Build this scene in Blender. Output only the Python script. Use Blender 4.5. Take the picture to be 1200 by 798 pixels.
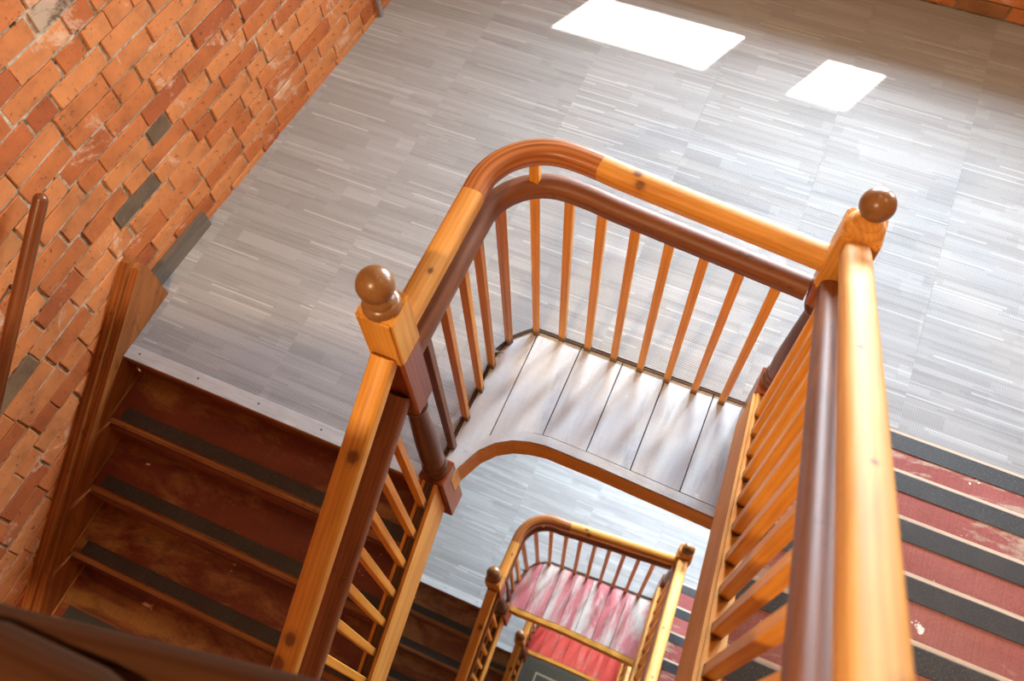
import bpy, bmesh, math, random
from mathutils import Matrix, Vector
random.seed(11)
scn = bpy.context.scene
for o in list(bpy.data.objects): bpy.data.objects.remove(o)
COL = scn.collection

# ------------------------------------------------------------------ camera, world, light, exposure
R = ((0.9168054423890961, -0.3410740318029325, 0.20769276741241094),
     (0.3982547848749979, 0.8191475641574351, -0.41278371389761737),
     (-0.029341218957344595, 0.4611569938368419, 0.8868333101014328))
C = (0.6403399820153559, -1.5158490130189206, 3.034440528885751)
FPX = 1000.59
cam_d = bpy.data.cameras.new('camera'); cam = bpy.data.objects.new('camera', cam_d); COL.objects.link(cam)
cam.matrix_world = Matrix(((*R[0], C[0]), (*R[1], C[1]), (*R[2], C[2]), (0, 0, 0, 1)))
cam_d.sensor_width = 36; cam_d.lens = 36*FPX/1200; cam_d.clip_start = .01; cam_d.clip_end = 60
cam_d.dof.use_dof = True; cam_d.dof.focus_distance = 2.9; cam_d.dof.aperture_fstop = 3.0
scn.camera = cam

world = bpy.data.worlds.new('sky'); scn.world = world; world.use_nodes = True
bg = world.node_tree.nodes['Background']
bg.inputs[0].default_value = (.62, .78, 1, 1); bg.inputs[1].default_value = 1.0

def lamp(name, kind, loc, energy, color, rot=None, **kw):
    d = bpy.data.lights.new(name, kind); o = bpy.data.objects.new(name, d); COL.objects.link(o)
    o.location = loc; d.energy = energy; d.color = color
    if rot is not None: o.rotation_euler = rot
    for k, v in kw.items(): setattr(d, k, v)
    return o
DAY = (.72, .88, 1.0)
# the sun, high beyond the back wall, reaching the landing through its windows
sun = lamp('sun', 'SUN', (3, 6, 8), 34, (1, .96, .9), angle=.012)
sun.rotation_euler = Vector((-.45, -1, -1.76)).to_track_quat('-Z', 'Y').to_euler()
# daylight in the window openings of the back wall (one per window and storey)
POW = 480
WIN = [(-.20, .82), (.98, 1.50), (2.12, 2.85)]  # third window is out of view, added to light the ascending flight
def daylight(x0, x1, z0, z1, y, power):
    lamp('window_daylight', 'AREA', ((x0+x1)/2, y, (z0+z1)/2), power, DAY, (-math.pi/2, 0, 0), shape='RECTANGLE', size=(x1-x0)-.06, size_y=(z1-z0)-.06)
for (a, b), pw in zip(WIN, (POW*.52, POW*.46, POW*.28)):
    daylight(a, b, .95, 1.90, 2.82, pw)
for (a, b), pw in zip(WIN, (POW*.52, POW*.46, POW*.28)):
    daylight(a, b, -2.95, -1.35, 2.80, pw*1.25)
    daylight(a, b, -6.25, -4.65, 2.80, pw)
    daylight(a, b, -9.5, -7.9, 2.80, pw*.4)  # unseen ground-storey daylight, added to brighten the mat
# ceiling lamps of the stair head (warm)
WARM = (1, .72, .42)
LAMPS = [(-.2, -3.2, 4.3), (2.4, .2, 4.3), (.5, .9, 4.3)]
for p, e in zip(LAMPS, (190, 30, 14)):
    lamp('ceiling_lamp_glow', 'AREA', (p[0], p[1], p[2]-.07), e, WARM, (0, 0, 0), shape='DISK', size=.22)

vs = scn.view_settings
vs.view_transform = 'Standard'; vs.look = 'None'; vs.gamma = 1; vs.use_curve_mapping = False; vs.exposure = 0.14
scn.cycles.use_denoising = True
scn.cycles.max_bounces = 8; scn.cycles.diffuse_bounces = 5

# ------------------------------------------------------------------ helpers
def project(p):
    d = [p[i]-C[i] for i in range(3)]
    v = [sum(R[i][k]*d[i] for i in range(3)) for k in range(3)]
    return 600+FPX*v[0]/-v[2], 399-FPX*v[1]/-v[2]

class MB:
    """collects faces for one mesh; every vertex also stores its grain coordinate (across, across, along)"""
    def __init__(s): s.v = []; s.f = []; s.g = []
    def add(s, verts, faces, gr=None):
        n = len(s.v); s.v += [tuple(v) for v in verts]; s.f += [tuple(i+n for i in f) for f in faces]
        s.g += [tuple(g) for g in (gr if gr else verts)]
    def bm(s, bm, along='z', M=None):
        p = {'x': (1, 2, 0), 'y': (2, 0, 1), 'z': (0, 1, 2)}[along]
        bm.verts.ensure_lookup_table(); bm.verts.index_update()
        vs_ = [v.co.copy() for v in bm.verts]
        gr = [(v[p[0]], v[p[1]], v[p[2]]) for v in vs_]
        if M is not None: vs_ = [M @ v for v in vs_]
        s.add(vs_, [[v.index for v in f.verts] for f in bm.faces], gr); bm.free()
    def box(s, x0, x1, y0, y1, z0, z1, bev=0., along='z', seg=1, M=None):
        bm = bmesh.new(); bmesh.ops.create_cube(bm, size=1)
        for v in bm.verts: v.co = Vector((x0+(v.co.x+.5)*(x1-x0), y0+(v.co.y+.5)*(y1-y0), z0+(v.co.z+.5)*(z1-z0)))
        if bev: bmesh.ops.bevel(bm, geom=list(bm.edges), offset=bev, segments=seg, affect='EDGES', clamp_overlap=True)
        s.bm(bm, along, M)
    def lathe(s, prof, cx=0, cy=0, n=28):
        v, f, g = [], [], []
        for r, z in prof:
            for k in range(n):
                a = 2*math.pi*k/n
                v.append((cx+r*math.cos(a), cy+r*math.sin(a), z)); g.append((r*math.cos(a), r*math.sin(a), z))
        m = len(prof)
        for i in range(m-1):
            for k in range(n):
                f.append((i*n+k, i*n+(k+1) % n, (i+1)*n+(k+1) % n, (i+1)*n+k))
        f.append(tuple(range(n-1, -1, -1))); f.append(tuple((m-1)*n+k for k in range(n)))
        s.add(v, f, g)
    def sweep(s, path, prof, l0=0):
        """prof: closed list of (side, up); path: 3-D points"""
        path = [Vector(p) for p in path]; n = len(prof); v, f, g = [], [], []; L = l0
        for i, p in enumerate(path):
            t = (path[min(i+1, len(path)-1)]-path[max(i-1, 0)]).normalized()
            side = t.cross(Vector((0, 0, 1))).normalized(); up = side.cross(t)
            if i: L += (p-path[i-1]).length
            for a, b in prof:
                v.append(p+side*a+up*b); g.append((a, b, L))
        for i in range(len(path)-1):
            for k in range(n):
                f.append((i*n+k, (i+1)*n+k, (i+1)*n+(k+1) % n, i*n+(k+1) % n))
        f.append(tuple(range(n))); f.append(tuple((len(path)-1)*n+k for k in range(n-1, -1, -1)))
        s.add(v, f, g)
    def prism(s, poly, a0, a1, axis='z', along='y'):
        """extrude a polygon; axis z: poly (x,y); axis x: poly (y,z)"""
        n = len(poly)
        mk = (lambda p, a: (p[0], p[1], a)) if axis == 'z' else (lambda p, a: (a, p[0], p[1]))
        v = [mk(p, a0) for p in poly]+[mk(p, a1) for p in poly]
        f = [tuple(range(n-1, -1, -1)), tuple(range(n, 2*n))]+[(i, (i+1) % n, n+(i+1) % n, n+i) for i in range(n)]
        q = {'x': (1, 2, 0), 'y': (2, 0, 1), 'z': (0, 1, 2)}[along]
        s.add(v, f, [(w[q[0]], w[q[1]], w[q[2]]) for w in v])
    def mesh(s, name, m, smooth=35):
        me = bpy.data.meshes.new(name); me.from_pydata(s.v, [], s.f)
        at = me.attributes.new('gr', 'FLOAT_VECTOR', 'POINT')
        at.data.foreach_set('vector', [c for g in s.g for c in g])
        b = bmesh.new(); b.from_mesh(me); bmesh.ops.recalc_face_normals(b, faces=b.faces); b.to_mesh(me); b.free()
        if smooth:
            me.polygons.foreach_set('use_smooth', [True]*len(me.polygons)); me.set_sharp_from_angle(angle=math.radians(smooth))
        me.materials.append(m); return me
    def build(s, name, m, parent=None, smooth=35, loc=(0, 0, 0)):
        return link(name, s.mesh(name, m, smooth), parent, loc)
def link(name, me, parent=None, loc=(0, 0, 0)):
    o = bpy.data.objects.new(name, me); COL.objects.link(o); o.parent = parent; o.location = loc; return o
def tag(o, label=None, cat=None, group=None, kind=None):
    if label: o['label'] = label
    if cat: o['category'] = cat
    if group: o['group'] = group
    if kind: o['kind'] = kind
    return o
def thing(name, label, cat, loc=(0, 0, 0), group=None):
    o = bpy.data.objects.new(name, None); COL.objects.link(o); o.location = loc; o.empty_display_size = .1
    return tag(o, label, cat, group)
def copy_tree(o, parent=None):
    c = o.copy(); COL.objects.link(c); c.parent = parent
    for ch in list(o.children): copy_tree(ch, c)
    return c
def lerp(pts, x):
    if x <= pts[0][0]: return pts[0][1]
    for (a, b), (c, d) in zip(pts, pts[1:]):
        if x <= c: return b+(d-b)*(x-a)/(c-a)
    return pts[-1][1]

# ------------------------------------------------------------------ materials
class NT:
    def __init__(s, name):
        s.m = bpy.data.materials.new(name); s.m.use_nodes = True; s.t = s.m.node_tree
        s.b = s.t.nodes['Principled BSDF']
    def n(s, typ, **kw):
        x = s.t.nodes.new(typ)
        for k, v in kw.items(): setattr(x, k, v)
        return x
    def l(s, a, b): s.t.links.new(a, b)
    def put(s, inp, v):
        if hasattr(v, 'is_linked') or hasattr(v, 'links'): s.l(v, inp)
        else: inp.default_value = v
    def math(s, op, a, b=None, clamp=False):
        x = s.n('ShaderNodeMath', operation=op, use_clamp=clamp); s.put(x.inputs[0], a)
        if b is not None: s.put(x.inputs[1], b)
        return x.outputs[0]
    def vmath(s, op, a, b):
        x = s.n('ShaderNodeVectorMath', operation=op); s.put(x.inputs[0], a)
        s.put(x.inputs[1], b); return x.outputs[0]
    def mix(s, f, a, b, blend='MIX'):
        x = s.n('ShaderNodeMix', data_type='RGBA', blend_type=blend)
        s.put(x.inputs[0], f); s.put(x.inputs[6], a); s.put(x.inputs[7], b); return x.outputs[2]
    def ramp(s, f, stops, interp='LINEAR'):
        x = s.n('ShaderNodeValToRGB'); x.color_ramp.interpolation = interp; e = x.color_ramp.elements
        while len(e) < len(stops): e.new(1)
        for q, (p, c) in zip(e, stops): q.position = p; q.color = (*c, 1) if len(c) == 3 else c
        s.l(f, x.inputs[0]); return x.outputs[0]
    def noise(s, v, scale, detail=3, rough=.55, dist=0):
        x = s.n('ShaderNodeTexNoise'); s.l(v, x.inputs['Vector']); x.inputs['Scale'].default_value = scale
        x.inputs['Detail'].default_value = detail; x.inputs['Roughness'].default_value = rough; x.inputs['Distortion'].default_value = dist
        return x.outputs['Fac']
    def bump(s, h, strength, dist=.01):
        x = s.n('ShaderNodeBump'); x.inputs['Strength'].default_value = strength; x.inputs['Distance'].default_value = dist
        s.l(h, x.inputs['Height']); s.l(x.outputs[0], s.b.inputs['Normal'])
    def rnd(s): return s.n('ShaderNodeObjectInfo').outputs['Random']
    def gr(s, spread=7.3):
        a = s.n('ShaderNodeAttribute', attribute_name='gr').outputs['Vector']
        r = s.math('MULTIPLY', s.rnd(), spread)
        c = s.n('ShaderNodeCombineXYZ'); s.l(r, c.inputs[0]); s.l(r, c.inputs[1]); s.l(r, c.inputs[2])
        return s.vmath('ADD', a, c.outputs[0])
    def pos(s): return s.n('ShaderNodeNewGeometry').outputs['Position']
    def scale(s, v, k): return s.vmath('MULTIPLY', v, k)
    def sep(s, v):
        x = s.n('ShaderNodeSeparateXYZ'); s.l(v, x.inputs[0]); return x.outputs
    def comb(s, x, y, z):
        c = s.n('ShaderNodeCombineXYZ')
        for i, v in enumerate((x, y, z)): s.put(c.inputs[i], v)
        return c.outputs[0]
    def out(s, col, rough=.5, spec=.5, coat=0):
        s.put(s.b.inputs['Base Color'], col if hasattr(col, 'links') else (*col, 1))
        s.put(s.b.inputs['Roughness'], rough); s.b.inputs['Specular IOR Level'].default_value = spec
        if coat: s.b.inputs['Coat Weight'].default_value = coat; s.b.inputs['Coat Roughness'].default_value = .25
        return s.m

def wood(name, lo, mid, hi, knot=None,  rough=.38, wear=None, rings=1.0, foot=False, knots=(), spec=.35):
    t = NT(name); g = t.gr()
    big = t.noise(t.scale(g, (9, 9, 1.1)), 2.2, 2, .5, .6)
    fine = t.noise(t.scale(g, (60, 60, 2.2)), 3.0, 3, .6, .2)
    w = t.n('ShaderNodeTexWave', wave_type='RINGS', rings_direction='Z')
    t.l(t.scale(t.vmath('ADD', g, (.3, .11, 0)), (1, 1, .10)), w.inputs['Vector'])
    w.inputs['Scale'].default_value = 26; w.inputs['Distortion'].default_value = 3.5; w.inputs['Detail'].default_value = 2; w.inputs['Detail Scale'].default_value = .6
    f = t.math('ADD', t.math('MULTIPLY', big, .55), t.math('ADD', t.math('MULTIPLY', fine, .3), t.math('MULTIPLY', w.outputs['Fac'],   .13*rings)))
    col = t.ramp(f, [(.25, lo), (.5, mid), (.75, hi)])
    raw = t.n('ShaderNodeAttribute', attribute_name='gr').outputs['Vector']
    for kx, kl, kr in knots:          # knots: offset across, distance along the member, radius
        q = t.scale(t.vmath('SUBTRACT', raw, (kx, .03, kl)), (1, .35, .75))
        ln = t.n('ShaderNodeVectorMath', operation='LENGTH'); t.l(q, ln.inputs[0])
        dd = t.math('ADD', ln.outputs['Value'], t.math('MULTIPLY', t.math('SUBTRACT', fine, .5), .012))
        col = t.mix(t.ramp(t.math('DIVIDE', dd, kr*3), [(.2, (.9, .9, .9)), (.34, (.75, .75, .75)), (.42, (.3, .3, .3)), (.75, (0, 0, 0))]), col, (*knot, 1))
    if wear:
        wn = t.noise(t.scale(g, (14, 14, 9)), 2.4, 4, .65)
        col = t.mix(t.ramp(wn, [(.60, (0, 0, 0)), (.72, (.7, .7, .7))]), col, (*wear, 1))
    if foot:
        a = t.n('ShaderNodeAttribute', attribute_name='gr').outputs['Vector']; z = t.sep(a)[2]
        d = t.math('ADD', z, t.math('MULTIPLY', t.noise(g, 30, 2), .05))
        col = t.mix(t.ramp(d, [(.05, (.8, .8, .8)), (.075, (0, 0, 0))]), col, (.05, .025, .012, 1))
    col = t.mix(.35, col, t.mix(t.rnd(), (.72, .72, .72, 1), (1.0, 1.0, 1.0, 1)), 'MULTIPLY')
    t.bump(f, .08, .004)
    return t.out(col, rough, spec)
PINE = wood('pine', (.42, .155, .020), (.62, .27, .042), (.72, .36, .075), (.13, .04, .012), .52, knots=[(-.012, 9.27, .013), (.0, 9.80, .014), (.012, 9.88, .017), (.02, 10.5, .012), (-.005, 5.11, .008), (.024, 5.13, .009)])
PINE_PALE = wood('pine_pale', (.45, .175, .034), (.62, .275, .058), (.72, .36, .10), (.16, .06, .02), .62, spec=.2, knots=[(.012, .16, .006), (-.02, 4.52, .012), (.01, 3.7, .007), (.0, 4.1, .005)])
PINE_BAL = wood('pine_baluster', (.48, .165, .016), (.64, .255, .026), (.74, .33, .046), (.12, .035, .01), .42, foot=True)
PINE_CORNER = wood('redwood_corner', (.15, .04, .010), (.30, .092, .023), (.42, .145, .04), None, .36, rings=3.2)
DARK = wood('dark_rail', (.10, .028, .008), (.185, .057, .017), (.27, .095, .032), None, .5, wear=(.045, .018, .012))
DARK_BAL = wood('dark_baluster', (.10, .028, .008), (.17, .05, .012), (.24, .08, .02), None, .42)
RED_BLOCK = wood('mahogany_block', (.13, .028, .010), (.24, .055, .016), (.33, .09, .026), None, .33, wear=(.08, .022, .01))
SHAFT = wood('turned_shaft', (.05, .016, .007), (.10, .030, .010), (.17, .055, .018), None, .36, wear=(.02, .010, .007))
BALL = wood('ball_wood', (.17, .070, .023), (.22, .095, .032), (.26, .12, .043), None, .3, rings=.3)
STRING_OLD = wood('old_string', (.10, .030, .008), (.27, .088, .019), (.44, .165, .040), None, .5, wear=(.05, .018, .008))
NOSE = wood('bare_nosing', (.16, .06, .02), (.30, .135, .045), (.44, .22, .09), None, .6, wear=(.08, .03, .012))
FASCIA = wood('fascia_pine', (.46, .19, .028), (.64, .30, .05), (.72, .37, .08), None, .45)
HANDRAIL_DK = wood('wall_handrail', (.09, .024, .008), (.16, .045, .012), (.22, .07, .02), None, .3)
UPPER = wood('upper_rail', (.026, .008, .0025), (.036, .0115, .0035), (.046, .015, .0045), None, .8, spec=.06)
GRIME_TRIM = wood('dark_trim', (.03, .014, .008), (.07, .032, .016), (.14, .07, .03), None, .7)

def paint(name, base, alt, worn, grime, chips=(.72, .66, .60), wear_lo=.52, wear_hi=.62, rough=.45, grime_amt=.7, along=(6, 6, 2.2), worn_amt=.85, chip=.715, grain=.4):
    t = NT(name); g = t.gr(3.1); p = t.scale(g, along)
    a = t.noise(p, 1.3, 4, .6, .3); b = t.noise(p, .85, 5, .68, .5); c = t.noise(g, 11.0, 6, .66); d = t.noise(t.scale(g, (1, 1, 1)), 150, 3, .6); ln = t.noise(t.scale(g, (3, 3, 110)), 1.6, 3, .6)
    col = t.mix(t.ramp(a, [(.35, (0, 0, 0)), (.65, (1, 1, 1))]), (*base, 1), (*alt, 1))
    col = t.mix(t.ramp(b, [(wear_lo, (0, 0, 0)), (wear_hi, (worn_amt,)*3)]), col, (*worn, 1))
    e = t.noise(t.vmath('ADD', p, (5, 2, 9)), 1.9, 5, .65)
    col = t.mix(t.ramp(e, [(.56, (0, 0, 0)), (.70, (grime_amt,)*3)]), col, (*grime, 1))
    col = t.mix(t.ramp(c, [(chip, (0, 0, 0)), (chip+.015, (1, 1, 1))], 'LINEAR'), col, (*chips, 1))
    col = t.mix(grain, col, t.ramp(d, [(.3, (.5, .5, .5)), (.7, (1.35, 1.35, 1.35))]), 'MULTIPLY')
    col = t.mix(grain*.75, col, t.ramp(ln, [(.3, (.6, .6, .6)), (.7, (1.3, 1.3, 1.3))]), 'MULTIPLY')
    t.bump(t.math('ADD', c, t.math('MULTIPLY', d, .2)), .15, .004)
    return t.out(col, rough, .5)
TREAD_L = paint('tread_oxblood', (.120, .019, .007), (.165, .033, .012), (.30, .145, .038), (.055, .022, .010), (.66, .50, .33), .47, .60, .42, chip=.688)
TREAD_R = paint('tread_red', (.26, .062, .056), (.32, .095, .084), (.42, .31, .24), (.20, .05, .04), (.85, .80, .74), .54, .585, .42, .4, chip=.67)
TREAD_BROWN = paint('tread_brown', (.22, .085, .030), (.16, .040, .016), (.34, .19, .075), (.09, .03, .014), (.66, .50, .33), .46, .58, .45, chip=.69)
RISER = paint('riser_paint', (.14, .03, .014), (.18, .05, .02), (.22, .10, .035), (.05, .022, .010), (.3, .2, .1), .55, .66, .5)
BOARD_GREY = paint('ledge_grey', (.48, .50, .54), (.60, .61, .62), (.36, .27, .19), (.26, .29, .35), (.74, .72, .68), .60, .74, .27, .55, (9, 9, 1.6), .6, .69, .10)
BOARD_PINK = paint('ledge_pink', (.48, .135, .15), (.54, .20, .21), (.55, .50, .46), (.30, .09, .09), (.12, .07, .05), .47, .60, .4, .5, (8, 8, 1.8), .95, .745, .2)
BOARD_RED = paint('ledge_red', (.60, .06, .05), (.66, .10, .08), (.50, .33, .28), (.30, .05, .04), (.7, .5, .3), .56, .68, .4, .5, (8, 8, 1.8))

def grip():
    t = NT('grip_strip'); g = t.gr(); s = t.n('ShaderNodeTexNoise'); t.l(g, s.inputs['Vector']); s.inputs['Scale'].default_value = 420
    w = t.noise(g, 14, 4, .6)
    col = t.ramp(s.outputs['Fac'], [(.45, (.012, .013, .016)), (.66, (.032, .034, .04)), (.72, (.22, .22, .22))])
    col = t.mix(t.ramp(w, [(.5, (0, 0, 0)), (.75, (.5, .5, .5))]), col, (.045, .043, .042, 1))
    t.bump(s.outputs['Fac'], .5, .002); return t.out(col, .5, .6)
GRIP = grip()
def metal_strip():
    t = NT('strip_metal'); g = t.gr(); n = t.noise(t.scale(g, (20, 20, 3)), 3, 4)
    col = t.ramp(n, [(.3, (.36, .36, .37)), (.7, (.46, .46, .465))]); return t.out(col, .42, .5)
STRIP = metal_strip()
def plain(name, col, rough=.6, metal=0, spec=.5):
    t = NT(name); n = t.noise(t.pos(), 6, 4); c = t.mix(t.math('MULTIPLY', n, .25), (*col, 1), tuple(x*.7 for x in col)+(1,))
    t.b.inputs['Metallic'].default_value = metal; return t.out(c, rough, spec)
SCREW = plain('screw', (.06, .05, .05), .5, .6); IRON = plain('iron', (.05, .05, .055), .5, .7); PIPE = plain('pipe_grey', (.30, .31, .33), .4, .3)
PLASTER = plain('plaster', (.62, .55, .47), .9); WHITE = plain('painted_frame', (.70, .70, .68), .5); SUBFLOOR = plain('subfloor', (.10, .08, .065), .9)
CEIL = plain('ceiling_white', (.66, .60, .52), .9); STONE = plain('stone_sill', (.40, .37, .33), .8)
MAT_DK = plain('entrance_mat', (.10, .085, .062), .9); MAT_LINE = plain('mat_border', (.60, .48, .32), .8)

def carpet():
    t = NT('carpet'); a = t.n('ShaderNodeAttribute', attribute_name='gr').outputs['Vector']; x, y, z = t.sep(a)
    r = t.math('MULTIPLY', t.rnd(), 97.0)
    def streak(h, ln, k):
        row = t.math('FLOOR', t.math('MULTIPLY', y, 1/h))
        w = t.n('ShaderNodeTexWhiteNoise', noise_dimensions='2D'); t.l(t.comb(row, t.math('ADD', r, k), 0), w.inputs['Vector'])
        seg = t.math('FLOOR', t.math('ADD', t.math('MULTIPLY', x, 1/ln), t.math('MULTIPLY', w.outputs['Value'], 5)))
        q = t.n('ShaderNodeTexWhiteNoise', noise_dimensions='3D'); t.l(t.comb(row, seg, t.math('ADD', r, k)), q.inputs['Vector'])
        return q.outputs['Value']
    s1, s2, s3 = streak(.0075, .30, 1.3), streak(.0225, .45, 7.7), streak(.055, .6, 3.1)
    base = t.ramp(s2, [(0, (.172, .170, .172)), (.5, (.20, .199, .203)), (1, (.235, .235, .24))])
    base = t.mix(.5, base, t.ramp(s3, [(0, (.160, .156, .156)), (.6, (.198, .197, .20)), (1, (.25, .252, .26))]))
    base = t.mix(t.ramp(s1, [(.0, (.5, .5, .5)), (.25, (0, 0, 0)), (.94, (0, 0, 0)), (.98, (.55, .55, .55))]), base, t.ramp(s1, [(.5, (.13, .13, .134)), (.55, (.33, .33, .335))], 'CONSTANT'))
    rib = t.math('SINE', t.math('MULTIPLY', y, 2*math.pi/.0075))
    loop = t.math('SINE', t.math('MULTIPLY', x, 2*math.pi/.009))
    h = t.math('ADD', rib, t.math('MULTIPLY', loop, .5))
    col = t.mix(.45, base, t.ramp(t.math('ADD', t.math('MULTIPLY', h, .25), .5), [(.1, (.55, .55, .55)), (.8, (1.2, 1.2, 1.2))]), 'MULTIPLY')
    col = t.mix(.5, col, t.mix(t.rnd(), (.88, .87, .86, 1), (1.08, 1.08, 1.09, 1)), 'MULTIPLY')
    col = t.mix(1.0, col, (1.45, 1.44, 1.43, 1), 'MULTIPLY')
    t.bump(h, .35, .002); t.b.inputs['Sheen Weight'].default_value = .25
    return t.out(col, .75, .35)
CARPET = carpet()

def brick_mat():
    t = NT('brick'); p = t.pos()
    r = t.math('FRACT', t.math('ADD', t.rnd(), t.n('ShaderNodeNewGeometry').outputs['Random Per Island']))
    col = t.ramp(r, [(0, (.30, .075, .022)), (.15, (.40, .115, .030)), (.5, (.45, .150, .044)), (.85, (.50, .185, .060)), (.955, (.46, .165, .05)), (.975, (.17, .10, .05)), (1, (.12, .085, .055))])
    g = t.gr(9.0); n = t.noise(g, 9, 5, .62); n2 = t.noise(g, 55, 4, .65); n3 = t.noise(p, 4.2, 7, .72, .5)
    col = t.mix(.55, col, t.ramp(n, [(.32, (.55, .50, .46)), (.5, (.95, .95, .95)), (.68, (1.25, 1.2, 1.15))]), 'MULTIPLY')
    col = t.mix(t.ramp(n2, [(.61, (0, 0, 0)), (.69, (.85, .85, .85))]), col, (.10, .04, .02, 1))
    col = t.mix(t.ramp(n3, [(.59, (0, 0, 0)), (.66, (.6, .6, .6))]), col, (.60, .43, .30, 1))
    t.bump(t.math('ADD', n, t.math('MULTIPLY', n2, .4)), .5, .006)
    return t.out(col, .82, .25)
BRICK = brick_mat()
def mortar_mat():
    t = NT('mortar'); p = t.pos(); n = t.noise(p, 22, 5, .7); m = t.noise(p, 5, 4, .6)
    col = t.ramp(n, [(.36, (.05, .03, .016)), (.45, (.34, .24, .15)), (.7, (.60, .50, .38))])
    col = t.mix(t.ramp(m, [(.45, (0, 0, 0)), (.6, (.6, .6, .6))]), col, (.20, .12, .06, 1))
    t.bump(n, .8, .012); return t.out(col, .95, .1)
MORTAR = mortar_mat()
def glass():
    t = NT('window_glass'); tr = t.n('ShaderNodeBsdfTransparent'); gl = t.n('ShaderNodeBsdfGlossy'); gl.inputs['Roughness'].default_value = .02
    mx = t.n('ShaderNodeMixShader'); mx.inputs[0].default_value = .06
    t.l(tr.outputs[0], mx.inputs[1]); t.l(gl.outputs[0], mx.inputs[2])
    t.l(mx.outputs[0], t.t.nodes['Material Output'].inputs['Surface']); return t.m
GLASS = glass()
def emit(name, col, s):
    t = NT(name); t.b.inputs['Emission Color'].default_value = (*col, 1); t.b.inputs['Emission Strength'].default_value = s
    return t.out(col, .5)
LAMPGLASS = emit('lamp_diffuser', (1, .86, .66), 6)

# ------------------------------------------------------------------ dimensions
STOREY = [(0, 0, 0), (0, 0, -3.9), (.05, .14, -7.2)]     # landing levels (the lower wells are set a little further back)
NLX, NLY = -.10, -.725                   # newel at the head of the descending flight
NRX, NRY = .906, -.07                    # newel at the foot of the ascending flight
YB, XR, YFRONT, ZTOP, ZBOT = 2.42, 3.3, -4.4, 4.4, -10.4
gL, rL, y0L = .2545, .156, -.7377        # descending flight: going, rise, origin
gR, rR, y0R = .220, .163, .0124          # ascending flight
XT = -1.486                              # wall end of the descending treads
def nosL(y): return -(y0L-y)/gL*rL
def nosR(y): return rR+(y0R-y)/gR*rR
class Plan:
    """plan of one landing round the well"""
    pass
PA = Plan(); PB = Plan()
PA.edge = [(-.118, -.18), (-.08, -.082), (-.009, -.011), (.856, -.004)]
PA.well = [(-.05, -.72), (-.046, -.672), (-.03, -.636), (-.004, -.578), (.042, -.525), (.098, -.49), (.16, -.47), (.224, -.460), (.43, -.462), (.635, -.470), (.86, -.478), (.96, -.482)]
PA.strip, PA.up0 = -.713, -.004; PA.arc = (.10, -.20, .20); PA.start = -.675; PA.slope = -.085; PA.xe = .857
PA.feet = [(-.10, -.600), (-.10, -.475), (-.10, -.345), (-.10, -.235), (-.080, -.110), (.004, -.030)]+[(.111*k, -.016-.0035*(k-1)) for k in range(1, 8)]
PA.joints = [-.106, .012, .196, .372, .548, .742, .955]; PA.low0 = -.71
PB.edge = [(-.105, -.30), (-.06, -.15), (.0, -.060), (.10, -.008), (.953, .035)]
PB.well = [(-.07, -.482), (.0, -.487), (.2, -.480), (.4, -.475), (.7, -.480), (1.055, -.488)]
PB.strip, PB.up0 = -.507, .185; PB.arc = (.13, -.19, .21); PB.start = -.468; PB.slope = .085; PB.xe = .954
PB.feet = [(-.085, -.415), (-.083, -.335), (-.072, -.245), (-.045, -.145), (.012, -.062), (.101, -.030)]+[(.101+.106*k, -.030+.005*k) for k in range(1, 8)]
PB.joints = [-.098, .06, .21, .345, .48, .62, .77, 1.05]; PB.low0 = -.47
PLAN = [PA, PB, PB]
def carpet_edge(P, x):
    if x < P.edge[0][0]: return P.strip
    if x > P.edge[-1][0]: return P.up0
    return lerp(P.edge, x)
def wall_x(y): return -1.567 if y < -.40 else -1.536+.078*y

# ------------------------------------------------------------------ room shell
def struct(name, mb, m, smooth=0): return tag(mb.build(name, m, None, smooth), kind='structure')

# left wall: mortar bed with bricks proud of it
mb = MB()
ys = [YFRONT, -.40, YB+.6]
for a, b in zip(ys, ys[1:]):
    xa, xb = wall_x(a if a != -.40 else -.3999), wall_x(b if b != -.40 else -.4001)
    mb.add([(xa+.001, a, ZBOT), (xb+.001, b, ZBOT), (xb+.001, b, ZTOP), (xa+.001, a, ZTOP), (xa-.25, a, ZBOT), (xb-.25, b, ZBOT), (xb-.25, b, ZTOP), (xa-.25, a, ZTOP)],
           [(0, 1, 2, 3), (4, 5, 6, 7), (0, 4, 5, 1), (3, 7, 6, 2), (0, 4, 7, 3), (1, 5, 6, 2)])
wall_left = struct('wall_left', mb, MORTAR)
def brick_mesh(L, seed):
    rd = random.Random(seed); bm = bmesh.new(); bmesh.ops.create_cube(bm, size=1)
    for v in bm.verts:
        v.co = Vector((v.co.x*.05-.0180+rd.uniform(-.0015, .0015), v.co.y*(L+rd.uniform(-.004, .005)), v.co.z*(.0738+rd.uniform(-.005, .004))))
    bmesh.ops.bevel(bm, geom=[e for e in bm.edges], offset=.0035, segments=1, affect='EDGES')
    m = MB(); m.bm(bm, 'y'); return m
BR_S = [brick_mesh(.232, i) for i in range(6)]; BR_H = [brick_mesh(.110, 50+i) for i in range(4)]
BRM_S = [b.mesh('brick', BRICK, 30) for b in BR_S]; BRM_H = [b.mesh('brick_header', BRICK, 30) for b in BR_H]
course = .0825
cands = []; rest = MB()
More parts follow.
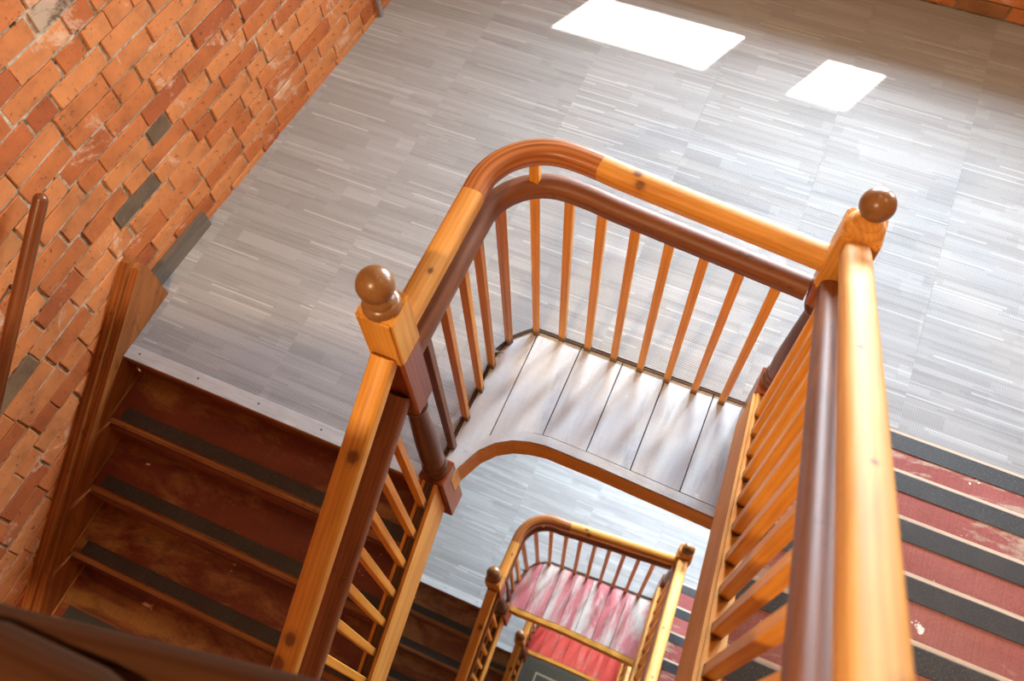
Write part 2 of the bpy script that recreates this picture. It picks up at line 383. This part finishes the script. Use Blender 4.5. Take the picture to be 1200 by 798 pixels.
for row in range(-22, 30):
    z = .030+row*course+.041
    y = -2.6-random.uniform(0, .24); k = row*3
    while y < 2.3:
        hd = (k % 4 == 3) if row % 2 else (random.random() < .22)
        L = (.108 if hd else .230)+random.uniform(-.006, .008); k += 1
        yc = y+L/2; y += L+.010
        if yc < -2.6 or abs(yc+.40) < .0: continue
        p = (wall_x(yc)+random.uniform(-.002, .003), yc, z+random.uniform(-.003, .003))
        sx, sy = project((p[0], yc, z)); s1, s2 = project((p[0], yc+L/2, z)); a1, a2 = project((p[0], yc, z+.04))
        area = math.hypot(s1-sx, s2-sy)*math.hypot(a1-sx, a2-sy)
        inside = -40 < sx < 470 and -40 < sy < 760 and z > nosL(yc)-.02 and (yc < -.45 or z > 0)
        cands.append((area if inside else 0, p, hd))
cands.sort(key=lambda c: -c[0])
nb = 0
for ar, p, hd in cands:
    ang = (math.atan(.078) if p[1] > -.40 else 0); i = random.randrange(99)
    if ar > 0 and nb < 300:
        o = link('brick', (BRM_H if hd else BRM_S)[i % (4 if hd else 6)], wall_left, p); o.rotation_euler = (random.uniform(-.012, .012), 0, -ang); nb += 1
    else:
        b = (BR_H if hd else BR_S)[i % (4 if hd else 6)]
        M = Matrix.Translation(p) @ Matrix.Rotation(-ang, 4, 'Z')
        rest.add([M @ Vector(v) for v in b.v], b.f, b.g)
tag(rest.build('brickwork', BRICK, wall_left, 30), kind='stuff')

# back wall with window openings at every storey (ground row added to light the mat); bricks at its visible foot
ZW = [(.95, 2.35), (-2.95, -1.35), (-6.25, -4.65), (-9.5, -7.9)]
xs = sorted({-1.6, XR} | {v for w in WIN for v in w}); zs = sorted({ZBOT, ZTOP} | {v for w in ZW for v in w})
mb = MB()
for xa, xb in zip(xs, xs[1:]):
    for za, zb in zip(zs, zs[1:]):
        if (xa, xb) in WIN and (za, zb) in ZW: continue
        mb.box(xa, xb, YB+.01, YB+.47, za, zb, 0, 'x')
wall_back = struct('wall_back', mb, MORTAR)
mb2 = MB()
for row in range(0, 12):
    x = 0.0-(.12 if row % 2 else 0); z = .042+row*course
    while x < 3.2:
        L = .23; xc = x+L/2
        M = Matrix.Translation((xc, YB+.004, z)) @ Matrix.Rotation(-math.pi/2, 4, 'Z')
        if row < 2 and .9 < xc < 1.9:
            o = link('brick', BRM_S[random.randrange(6)], wall_back, (xc, YB+.004, z)); o.rotation_euler = (0, 0, -math.pi/2)
        else:
            b = BR_S[random.randrange(6)]; mb2.add([M @ Vector(v) for v in b.v], b.f, b.g)
        x += L+.011
tag(mb2.build('brickwork', BRICK, wall_back, 30), kind='stuff')
n = 0
for (za, zb) in ZW:
    for (xa, xb) in WIN:
        n += 1
        fr = MB(); y = YB+.42; w = .045
        fr.box(xa, xa+w, y, y+.05, za, zb, .004); fr.box(xb-w, xb, y, y+.05, za, zb, .004)
        fr.box(xa+w, xb-w, y, y+.05, za, za+w, .004, 'x'); fr.box(xa+w, xb-w, y, y+.05, zb-w, zb, .004, 'x')
        fr = tag(fr.build('window_%d' % n, WHITE), kind='structure')
        m = MB(); m.box(xa, xb, YB-.02, YB+.42, za-.04, za, .004, 'x'); m.build('sill', STONE, fr)
        m = MB(); m.box(xa+w, xb-w, y+.02, y+.026, za+w, zb-w); m.build('pane', GLASS, fr, 0)

def plane_box(name, a, m): b = MB(); b.box(*a); return struct(name, b, m)
OLDBRICK = plain('old_brickwork', (.34, .12, .045), .9); TIMBER = plain('ceiling_timber', (.27, .15, .07), .8)
plane_box('wall_right', (XR, XR+.2, YFRONT, YB+.5, ZBOT, ZTOP), OLDBRICK)
plane_box('wall_front', (-1.9, XR, YFRONT-.2, YFRONT, ZBOT, ZTOP), OLDBRICK)
plane_box('ceiling', (-1.9, XR+.2, YFRONT-.2, YB+.5, ZTOP, ZTOP+.15), TIMBER)

# ------------------------------------------------------------------ landings: slab with carpet tiles
TS = .575; TX0 = -.885-2*TS; TY0 = -.74
def tile_polys(P, x0, x1, y0, y1):
    br = [x0]+[b for b, _ in P.edge if x0 < b < x1]+[x1]; out = []
    for a, b in zip(br, br[1:]):
        la, lb = max(y0, carpet_edge(P, a+1e-4)), max(y0, carpet_edge(P, b-1e-4))
        if la >= y1-.004 and lb >= y1-.004: continue
        la, lb = min(la, y1-.001), min(lb, y1-.001)
        ta = tb = y1
        out.append([(a, la), (b, lb), (b, tb), (a, ta)])
    return out
def floor(k):
    ox, oy, oz = STOREY[k]; P = PLAN[k]; e0, e1 = P.edge[0][0], P.edge[-1][0]
    mb = MB()
    for x0, x1, y0 in ((-1.75, e0, P.strip), (e0, e1, 0), (e1, XR, P.up0)):
        if x0 == e0: mb.prism([(x, y+.002) for x, y in P.edge]+[(e1, YB-oy), (e0, YB-oy)], -.26, -.0065)
        else: mb.prism([(x0, y0), (x1-ox*(x1 == XR), y0), (x1-ox*(x1 == XR), YB-oy), (x0, YB-oy)], -.26, -.0065)
    fl = mb.build('floor', SUBFLOOR, None, 0, (ox, oy, oz)); tag(fl, kind='structure')
    for i in range(9):
        for j in range(6):
            gap = .0004
            x0, x1 = TX0+i*TS+gap, TX0+(i+1)*TS-gap; y0, y1 = TY0+j*TS, TY0+(j+1)*TS-gap
            y1 = min(y1, YB-oy-.004)
            x0 = max(x0, -1.62); x1 = min(x1, XR-ox-.01)
            if x1 <= x0 or y1 <= y0: continue
            if k and not (x1 > -1.1 and x0 < 1.6 and y0 < 1.3): continue
            ps = tile_polys(P, x0, x1, y0, y1)
            if not ps: continue
            mb = MB(); zt = 0 if k else random.uniform(-.0006, .0006)
            if (i+j) % 7 == 3: pass
            for p in ps: mb.prism(p, -.0064, zt, 'z', 'z')
            mb.build('carpet_tile', CARPET, fl, 0)
    return fl
for k in range(3): floor(k)
# entrance floor at the bottom of the well, with a bordered mat
plane_box('floor', (-1.8, XR, YFRONT, YB, ZBOT-.1, ZBOT), plain('ground_floor', (.10, .088, .068), .8))

# ------------------------------------------------------------------ repeated stair pieces
def rail_prof(w, h, n=8, e=2.6):
    """rounded handrail section: soft domed top, small radius below"""
    p = []
    for i in range(n+1):
        a = math.pi*i/n; c, s_ = math.cos(a), math.sin(a)
        p.append((w/2*math.copysign(abs(c)**(2/e), c), h*.12+h*.38*abs(s_)**(2/e)))
    q = .012
    return p+[(-w/2, -h/2+q), (-w/2+.004, -h/2+.004), (-w/2+q, -h/2), (w/2-q, -h/2), (w/2-.004, -h/2+.004), (w/2, -h/2+q)]
P_PINE = rail_prof(.068, .062); P_DARK = rail_prof(.066, .066, 10, 2.1)
def guard_len(P): return (P.arc[1]-P.start, math.pi/2*P.arc[2], P.xe-P.arc[0])
def guard_path(P, z, t0, t1):
    """left run, quarter turn, then the long run towards the far newel; t in metres along the run"""
    cx, cy, r = P.arc; L1, La, L2 = guard_len(P)
    def at(t):
        if t < L1: return (cx-r, P.start+t, z)
        if t < L1+La:
            a = math.pi-(t-L1)/r; return (cx+r*math.cos(a), cy+r*math.sin(a), z)
        u = t-L1-La; return (cx+u, cy+r+P.slope*u*min(1, u/.15), z)
    n = max(2, int((t1-t0)/.02)); return [at(t0+(t1-t0)*i/n) for i in range(n+1)]
def square_bar(h, w, d=None, taper=1.0):
    m = MB(); d = d or w; bm = bmesh.new(); bmesh.ops.create_cube(bm, size=1)
    for v in bm.verts:
        t = taper if v.co.z < 0 else 1
        v.co = Vector((v.co.x*w*t, v.co.y*d*t, (v.co.z+.5)*h))
    bmesh.ops.bevel(bm, geom=[e for e in bm.edges if abs(e.verts[0].co.z-e.verts[1].co.z) > .5*h], offset=.002, segments=1, affect='EDGES')
    m.bm(bm, 'z'); return m
BAL = square_bar(.915, .030, .027, .86).mesh('baluster', PINE_BAL)
BAL_DK = square_bar(.915, .030, .027, .9).mesh('baluster_dark', DARK_BAL)

def newel(label, loc, red_z, shaft_z, base_z, long_red, ball_r):
    t = thing('newel_post', label, 'newel post', loc)
    m = MB(); m.box(-.05, .05, -.05, .05, base_z[0], base_z[1], .004); m.build('base_block', RED_BLOCK, t)
    z0, z1 = shaft_z; h = z1-z0
    m = MB(); m.lathe([(.044, z0-.005), (.047, z0+.01), (.049, z0+.022), (.047, z0+.034), (.040, z0+.040), (.043, z0+.052), (.046, z0+.066), (.043, z0+.08), (.039, z0+.09),
                       (.041, z0+.15*h), (.042, z0+.26*h), (.041, z0+.4*h), (.037, z0+.58*h), (.033, z0+.74*h), (.030, z1-.085), (.030, z1-.075), (.038, z1-.068), (.041, z1-.058), (.038, z1-.048), (.033, z1-.042),
                       (.036, z1-.03), (.043, z1-.018), (.046, z1)]); m.build('turned_shaft', SHAFT, t)
    m = MB(); z = red_z
    m.box(-.048, .048, -.048, .048, z[0], z[1], .006); m.build('head_block', RED_BLOCK, t)
    m = MB(); m.box(-.051, .051, -.051, .051, z[1], 1.272, .007, 'z', 2); cap = m.build('cap_block', PINE, t)
    m = MB(); m.lathe([(.049, 1.266), (.049, 1.274), (.047, 1.282), (.042, 1.289), (.036, 1.292), (.036, 1.297), (.033, 1.303), (.027, 1.307), (.024, 1.312), (.023, 1.322)])
    m.build('neck_ring', PINE_PALE if long_red else BALL, t)
    m = MB(); c = 1.36; r = ball_r
    m.lathe([(max(.0012, r*math.sin(math.pi*i/18)), c-r*math.cos(math.pi*i/18)) for i in range(19)], n=32); m.build('ball_finial', BALL, t, 80)
    return t
def shear_board(m, x0, x1, ya, yb, top, depth, ea=None):
    """sloping string between ya (upper y) and yb; top: function of y"""
    m.prism([(ya, top(ya)), (yb, top(yb)), (yb, top(yb)-depth), (ya, top(ya)-depth)], x0, x1, 'x', 'y')
    n = 8; s_ = (top(ya)-top(yb))/(ya-yb)
    for i in range(len(m.g)-n, len(m.g)):
        v = m.v[i]; m.g[i] = (v[0], v[2]-s_*v[1], v[1])

# --- landing guard: balusters, old dark rail, added pine rail
def guard(label, P):
    t = thing('landing_guard', label, 'balustrade', (-.1, -.2, 0)); O = Vector((-.1, -.2, 0))
    cx, cy, r = P.arc; L1, La, L2 = guard_len(P); E_ = L1+La+L2
    def loc(p): return [Vector(q)-O for q in p]
    m = MB(); m.sweep(loc(guard_path(P, .940, 0, E_)), P_DARK); m.build('handrail', DARK, t)['label'] = 'old dark stained lower handrail'
    a, b = L1-.035, L1+La+.10
    m = MB(); m.sweep(loc(guard_path(P, 1.097, -.005, a)), P_PINE); m.build('handrail', PINE_PALE, t)['label'] = 'honey pine upper handrail'
    m = MB(); m.sweep(loc(guard_path(P, 1.097, a, b)), P_PINE, 2); m.build('handrail_corner', PINE_CORNER, t)['label'] = 'reddish curved corner of the upper handrail'
    m = MB(); m.sweep(loc(guard_path(P, 1.097, b, E_+.003)), P_PINE, 5); m.build('handrail', PINE, t)['label'] = 'honey pine upper handrail'
    for i, f in enumerate(P.feet):
        x, y = f; dx, dy = x-cx, y-cy; d = math.hypot(dx, dy)
        if x >= cx: tp = (x, cy+r+P.slope*(x-cx)-.002)
        elif y <= cy: tp = (cx-r, y)
        else: tp = (cx+dx/d*r, cy+dy/d*r)
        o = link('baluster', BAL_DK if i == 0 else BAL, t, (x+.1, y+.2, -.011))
        o.rotation_euler = Vector((tp[0]-x, tp[1]-y, .92)).to_track_quat('Z', 'Y').to_euler()
    q = guard_path(P, 0, L1+La*.68, L1+La*.70)[0]
    m = MB(); m.box(q[0]+.1-.015, q[0]+.1+.015, q[1]+.2-.014, q[1]+.2+.014, .955, 1.075, .002); m.build('spacer_block', PINE_BAL, t)
    return t

# --- ledge of boards between guard and well
def ledge(label, paint_, P):
    t = thing('landing_ledge', label, 'ledge', (.35, -.25, 0)); o = Vector((.35, -.25)); W = P.well; E_ = P.edge
    e0, e1 = P.joints[0], P.joints[-1]
    up = lambda x: lerp([(E_[0][0], E_[0][1]-.02)]+E_[1:], x)-.012
    low = lambda x: max(lerp([(e0, P.low0), (W[0][0], P.low0+.01)]+[(a, b_+.040) for a, b_ in W[1:]], x), P.low0)
    for a, b in zip(P.joints, P.joints[1:]):
        n = max(3, int((b-a)/.015)); g = .0022
        xx = [a+g+(b-a-2*g)*i/n for i in range(n+1)]
        poly = [(x-o.x, low(x)-o.y) for x in xx]+[(x-o.x, up(x)-o.y) for x in reversed(xx)]
        m = MB(); dz = random.uniform(-.0012, .0012); m.prism(poly, -.034, -.010+dz, 'z', 'y'); m.build('board', paint_, t, 0)
    inner = [Vector((x-o.x, y-o.y)) for x, y in W]
    def off(d):
        r = []
        for i, p in enumerate(inner):
            tg = (inner[min(i+1, len(inner)-1)]-inner[max(i-1, 0)]).normalized(); r.append(p+Vector((-tg.y, tg.x))*d)
        return r
    m = MB(); m.prism([tuple(p) for p in off(.001)]+[tuple(p) for p in reversed(off(.037))], -.020, -.009, 'z', 'x'); m.build('edge_nosing', paint_ if P is PA else FASCIA, t, 0)
    m = MB(); m.prism([tuple(p) for p in off(-.002)]+[tuple(p) for p in reversed(off(.022))], -.150, -.0205, 'z', 'x'); m.build('fascia', FASCIA, t, 0)
    tr = [(E_[0][0], P.low0+.05)]+E_
    m = MB(); m.sweep([(x-o.x+.006*(i < 2), y-o.y-.006*(i >= 2), -.012) for i, (x, y) in enumerate(tr)], [(-.005, -.02), (.005, -.02), (.005, .0095), (-.005, .0095)]); m.build('edge_trim', GRIME_TRIM, t, 0)
    xs_ = [e0+.02+(e1-e0-.02)*i/24 for i in range(25)]
    m = MB(); m.prism([(x-o.x, up(x)-o.y) for x in xs_]+[(x-o.x, max(lerp(W, x), P.low0)-o.y+.03) for x in reversed(xs_)], -.12, -.036, 'z', 'y'); m.build('under_boarding', SUBFLOOR, t, 0)
    return t

# --- descending flight on the wall side
NL, NR = 11, 11
def flight_down(label):
    t = thing('stair_flight', label, 'stairs', (-.8, y0L, 0)); O = (-.8, y0L)
    xa, xb = XT-O[0], -.128-O[0]
    for n in range(1, NL+1):
        z = -n*rL; yf = -n*gL; yb = -(n-1)*gL-.022
        m = MB(); m.box(xa, xb, yf+.012, yb, z-.030, z, .0, 'x'); tr = m.build('tread', TREAD_L, t)
        m = MB(); m.box(xa+.002, xb-.002, yf-.010, yf+.0118, z-.024, z+.001, .006, 'x', 2); m.build('nosing', NOSE, tr)
        m = MB(); m.box(xa+.045, xb, yf+.016, yf+.070, z, z+.0025, .001, 'x'); m.build('grip_strip', GRIP, tr)
        m = MB(); m.box(xa+.001, xa+.008, yf, yb, z, z+.006, .0, 'y'); m.build('crack_line', NOSE, tr)  # thin strip added in place of the dusty crack along the string
        m = MB(); m.box(xa, xb, yb-.0, yb+.018, z, z+rL-.031, .0, 'x'); m.build('riser', RISER, t)
    ylo = -NL*gL-.15
    top = lambda y: nosL(y+y0L)+.085
    m = MB(); shear_board(m, -.130-O[0], -.070-O[0], -.040, ylo, top, .285); m.build('outer_string', PINE, t)
    m = MB(); shear_board(m, -.116-O[0], -.084-O[0], -.040, ylo, lambda y: top(y)+.006, .005); m.build('string_fillet', GRIME_TRIM, t)
    up = lambda y: nosL(y+y0L)+.115
    e = .285
    for x0, x1, d, mt in ((-1.566, -1.520, .0, STRING_OLD), (-1.520, XT, -.022, STRING_OLD)):
        tp = lambda y, d=d: up(y)+d
        m = MB(); pl = [(e-.04, tp(e-.04)), (e-.012, tp(e-.04)-.006), (e, tp(e-.04)-.035), (e, .001), (-.03, .001), (-.03, tp(-.03)-.30), (ylo, tp(ylo)-.30), (ylo, tp(ylo))]
        m.prism(pl, x0-O[0], x1-O[0], 'x', 'y')
        s_ = rL/gL
        m.g = [(v[0], v[2]-s_*v[1], v[1]) for v in m.v]; m.build('wall_string', mt, t, 0)
    return t
# --- ascending flight
def flight_up(label):
    t = thing('stair_flight', label, 'stairs', (1.6, y0R, 0)); O = (1.6, y0R)
    xa, xb = .912-O[0], 2.40-O[0]
    for n in range(1, NR+1):
        z = n*rR; yf = -(n-1)*gR; yb = -n*gR-.03
        m = MB(); m.box(xa, xb, yb, yf-.012, z-.030, z, 0, 'x'); tr = m.build('tread', TREAD_R, t)
        m = MB(); m.box(xa+.002, xb-.002, yf-.0118, yf+.006, z-.032, z+.001, .005, 'x', 2); m.build('nosing', NOSE_LIT, tr)
        m = MB(); m.box(xa, xb, yf-.070, yf-.008, z, z+.0025, .001, 'x'); m.build('grip_strip', GRIP, tr)
        m = MB(); m.box(xa, xb, yf-.035, yf-.02, z-rR, z-.031, 0, 'x'); m.build('riser', RISER, t)
    ylo = -NR*gR; top = lambda y: nosR(y+y0R)+.065
    m = MB(); shear_board(m, .853-O[0], .911-O[0], -.135, ylo, top, .30); m.build('outer_string', PINE_PALE, t)
    m = MB(); shear_board(m, .862-O[0], .874-O[0], -.135, ylo, lambda y: top(y)+.011, .0105); m.build('string_fillet', PINE_PALE, t)
    m = MB(); shear_board(m, 2.40-O[0], 2.45-O[0], -.0, ylo, lambda y: top(y)+.04, .34); m.build('wall_string', STRING_OLD, t)
    return t
NOSE_LIT = wood('lit_nosing', (.45, .34, .25), (.58, .46, .36), (.70, .58, .48), None, .5)  # nosing wood made paler, window light on the edge put into its colour

def stair_rail_down(label):
    t = thing('stair_balustrade', label, 'balustrade', (NLX, NLY, 0))
    y1 = -2.2; s_ = .64
    dk = lambda y: .835+s_*(y+.05); lt = lambda y: 1.083+s_*(y+.05)
    m = MB(); m.sweep([(0, y, dk(y)) for y in (-.047, -.4, -.9, -1.5, y1)], P_DARK); m.build('handrail', DARK, t)['label'] = 'old dark stained lower handrail'
    m = MB(); m.sweep([(0, y, lt(y)) for y in (-.050, -.4, -.9, -1.5, y1)], P_PINE, 9); m.build('handrail', PINE, t)['label'] = 'honey pine upper handrail'
    hb = {}
    for i in range(20):
        y = -.128-.1015*i; z0 = nosL(y+NLY)+.088; z1 = dk(y)-.03
        h = z1-z0; key = round(h, 2)
        if key not in hb: hb[key] = square_bar(h, .030, .027).mesh('stair_baluster', PINE_BAL)
        link('baluster', hb[key], t, (0, y, z0))
    return t
def stair_rail_up(label):
    t = thing('stair_balustrade', label, 'balustrade', (NRX, NRY, 0))
    y1 = -1.82
    dk = lambda y: 1.048-.742*(y+.05); lt = lambda y: 1.232-.757*(y+.05)
    m = MB(); m.sweep([(-.004, y, dk(y)) for y in (-.047, -.4, -.9, -1.4, y1)], P_DARK); m.build('handrail', DARK, t)['label'] = 'old dark stained lower handrail'
    m = MB(); m.sweep([(0, y, lt(y)) for y in (-.050, -.4, -.9, -1.4, y1)], P_PINE, 3); m.build('handrail', PINE_PALE, t)['label'] = 'honey pine upper handrail'
    hb = {}
    for i in range(16):
        y = -.175-.1045*i; z0 = nosR(y+NRY)+.066; z1 = dk(y)-.03; h = z1-z0; key = round(h, 2)
        if key not in hb: hb[key] = square_bar(h, .030, .030).mesh('stair_baluster', PINE_BAL)
        link('baluster', hb[key], t, (-.022, y, z0))
    return t
def edge_strip(label):
    t = thing('floor_edge_strip', label, 'edge strip', (-.8, -.742, 0))
    m = MB(); m.box(-.715, .66, -.029, .029, -.004, .0035, .0015, 'x'); m.build('metal_plate', STRIP, t)
    m = MB(); m.box(-.715, .66, -.030, -.018, -.034, -.0042, .002, 'x'); m.build('nosing_edge', NOSE, t)
    for x in (-.63, -.35, -.07, .21, .49):
        m = MB(); m.lathe([(.004, .0032), (.004, .0042), (.0025, .0048)], n=10); m.build('screw', SCREW, t, 35, (x, .004, 0))
    return t

NAMES = ['top', 'middle', 'bottom']
made = []
made.append(guard('pine and dark timber guard curving round the grey board ledge on the top landing', PA))
made.append(ledge('grey painted board ledge inside the guard of the top landing', BOARD_GREY, PA))
made.append(newel('ball-topped newel where the large left descending handrail meets the top landing guard', (NLX, NLY, 0), (.72, 1.055), (.07, .72), (-.32, .065), False, .047))
made.append(newel('ball-topped newel where the large right ascending handrail meets the top landing guard', (NRX, NRY, 0), (.93, 1.03), (.345, .93), (-.24, .345), True, .043))
made.append(stair_rail_down('double handrail and balusters along the large left flight going down from the top landing'))
made.append(stair_rail_up('large foreground double handrail and balusters rising on the right beside red treads'))
made.append(flight_down('dark oxblood stairs going down beside the brick wall from the top landing'))
made.append(flight_up('red painted stairs with black grip strips rising at the right edge from the top landing'))
made.append(edge_strip('pale metal strip with screws at the carpet edge above the oxblood stairs'))
low_labels = {
 1: ['pine and dark timber guard round the worn pink ledge, one storey down', 'worn pink and white board ledge seen through the stairwell, one storey down',
     'smaller ball-topped newel at the left end of the pink ledge', 'smaller ball-topped newel at the right end of the pink ledge',
     'narrow handrail and balusters descending left of the pink ledge', 'handrail rising along the right side of the pink ledge',
     'brown worn stairs seen between the big left string and the smaller handrail', 'red treads glimpsed right of the small newel beside the pink ledge',
     'pale metal strip at the carpet edge above the brown worn stairs one storey down'],
 2: ['guard of the lowest visible landing beside the bright red boards', 'bright red board ledge at the bottom of the stairwell',
     'smallest ball-topped newel left of the bright red boards', 'newel right of the bright red boards, mostly hidden below the pink ledge',
     'short piece of handrail going down left of the bright red boards', 'handrail rising right of the bright red boards, almost hidden',
     'dark stairs at the lowest visible level beside the smallest newel', 'sliver of red treads at the lowest visible level',
     'short bit of pale strip at the carpet edge two storeys down']}
SH_L, SH_R = Vector((0, .206, 0)), Vector((.096, .187, 0))       # the lower wells are narrower front to back and wider
shifts = [None, None, SH_L, SH_R, SH_L, SH_R, SH_L, SH_R, SH_L]
for k in (1, 2):
    for src, lab, sh in zip(made, low_labels[k], shifts):
        if src is made[0]: c = guard(lab, PB) if k == 1 else copy_tree(lowg)
        elif src is made[1]: c = ledge(lab, BOARD_PINK if k == 1 else BOARD_RED, PB)
        else: c = copy_tree(src)
        if src is made[0] and k == 1: lowg = c; base = Vector(c.location)
        b0 = base if src is made[0] else Vector(src.location)
        if src is made[6]:                       # the lower flight is worn down to brown
            for ch in c.children:
                if ch.data.materials[0] is TREAD_L: ch.material_slots[0].link = 'OBJECT'; ch.material_slots[0].material = TREAD_BROWN
        c.location = b0+Vector(STOREY[k])+(sh or Vector()); c['label'] = lab

# mat on the entrance floor below the well
t = thing('entrance_mat', 'dark mat with a cream border line at the bottom of the stairwell', 'mat', (.566, -.632, ZBOT))
m = MB(); m.box(-.7, .7, -.6, .6, 0, .012, .003); m.build('mat_body', MAT_DK, t)
m = MB()
for a in ((-.55, .55, -.45, -.43), (-.55, .55, .43, .45), (-.55, -.53, -.43, .43), (.53, .55, -.43, .43)): m.box(*a, .012, .015)
m.build('border_line', MAT_LINE, t, 0)

# ------------------------------------------------------------------ half landings and upper rails
def half_landing(name, lab, z, parts, mt):
    m = MB()
    for p in parts: m.box(*p, z-.20, z, .004, 'x')
    return tag(m.build(name, mt, None), kind='structure')
half_landing('floor', '', rR*12, [(.92, XR, YFRONT, -2.45)], TREAD_L)
half_landing('floor', '', -rL*12, [(-1.56, XR, YFRONT, -3.60)], TREAD_L)
ZU = rR*12
t = thing('upper_landing_edge', 'blurred dark wooden landing edge across the bottom left corner near the camera', 'landing edge', (.1, -1.7, ZU))
def ue(x): return -1.588+.196*x
q = Vector((.1, -1.7, ZU))
m = MB(); m.prism([(x-q.x, y-q.y) for x, y in ((-1.0, ue(-1.0)-.03), (.80, ue(.80)-.03), (.80, -2.44), (-1.0, -2.44))], -.14, -.004, 'z', 'x'); m.build('landing_board', UPPER, t)
bead = [(.022*math.cos(2*math.pi*i/14), .018*math.sin(2*math.pi*i/14)) for i in range(14)]
m = MB(); m.sweep([Vector((x, ue(x)-.022, ZU-.012))-q for x in (-1.0, -.4, 0, .4, .8)], bead); m.build('nosing_bead', UPPER, t)
m = MB(); m.sweep([Vector((x, y, ZU+.008))-q for x, y in ((-1.0, -1.90), (-.25, -1.70), (-.02, -1.645), (.12, -1.640), (.24, -1.66), (.5, -1.76))], [(a*1.5, b*1.5) for a, b in bead]); m.build('curved_base_rail', UPPER, t)

# ------------------------------------------------------------------ wall handrail, skirting, pipe, lamps
t = thing('wall_handrail', 'dark round handrail fixed to the brick wall at the left edge', 'handrail', (-1.475, -.62, .848))
prof = [(.024*math.cos(2*math.pi*i/16), .024*math.sin(2*math.pi*i/16)) for i in range(16)]
m = MB(); m.sweep([(0, .004, .003), (0, -.0, 0), (0, -.5, -.345), (0, -2.0, -1.38)], prof); m.build('rail', HANDRAIL_DK, t, 50)
m = MB(); m.lathe([(max(.001, .024*math.sin(math.pi*i/10)), -.024*math.cos(math.pi*i/10)) for i in range(11)], n=16); m.build('rounded_end', HANDRAIL_DK, t, 80, (0, .004, .003))
for y in (-.235, -1.2):
    m = MB(); m.sweep([(-.09, y, y*.69-.06), (-.04, y, y*.69-.06), (-.002, y, y*.69-.02)], [(.008*math.cos(2*math.pi*i/10), .008*math.sin(2*math.pi*i/10)) for i in range(10)]); b = m.build('bracket', IRON, t, 50)
m = MB(); bmv = [(wall_x(y)+.002+dx, y, z) for y in (-.445, -.085) for dx in (0, .032) for z in (0, .085)]
m.add(bmv, [(0, 1, 3, 2), (4, 6, 7, 5), (0, 4, 5, 1), (2, 3, 7, 6), (1, 5, 7, 3), (0, 2, 6, 4)], [(v[0], v[2], v[1]) for v in bmv])
tag(m.build('baseboard_left', wood('grey_skirting', (.06, .05, .042), (.13, .105, .085), (.22, .15, .09), None, .6), None, 0), kind='structure')
t = thing('wall_pipe', 'thin grey pipe running up the brick wall at the top of the picture', 'pipe', (wall_x(1.33)+.022, 1.33, 0))
m = MB(); m.lathe([(.012, 0), (.012, 4.3)], n=14); m.build('tube', PIPE, t)
for z in (.25, 1.6):
    m = MB(); m.box(-.03, .014, -.018, .018, z, z+.02, .003); m.build('clip', IRON, t)
for i, p in enumerate(LAMPS):
    t = thing('ceiling_lamp', ['warm ceiling lamp above the half landing', 'warm ceiling lamp above the red flight', 'warm ceiling lamp above the carpeted landing'][i], 'lamp', p)
    m = MB(); m.lathe([(.14, .10), (.14, -.02), (.125, -.03), (.12, -.03), (.12, .09)], n=32); m.build('housing', WHITE, t)
    m = MB(); m.lathe([(.117, -.02), (.112, -.035), (.06, -.05), (.002, -.054)], n=32); m.build('diffuser', LAMPGLASS, t)
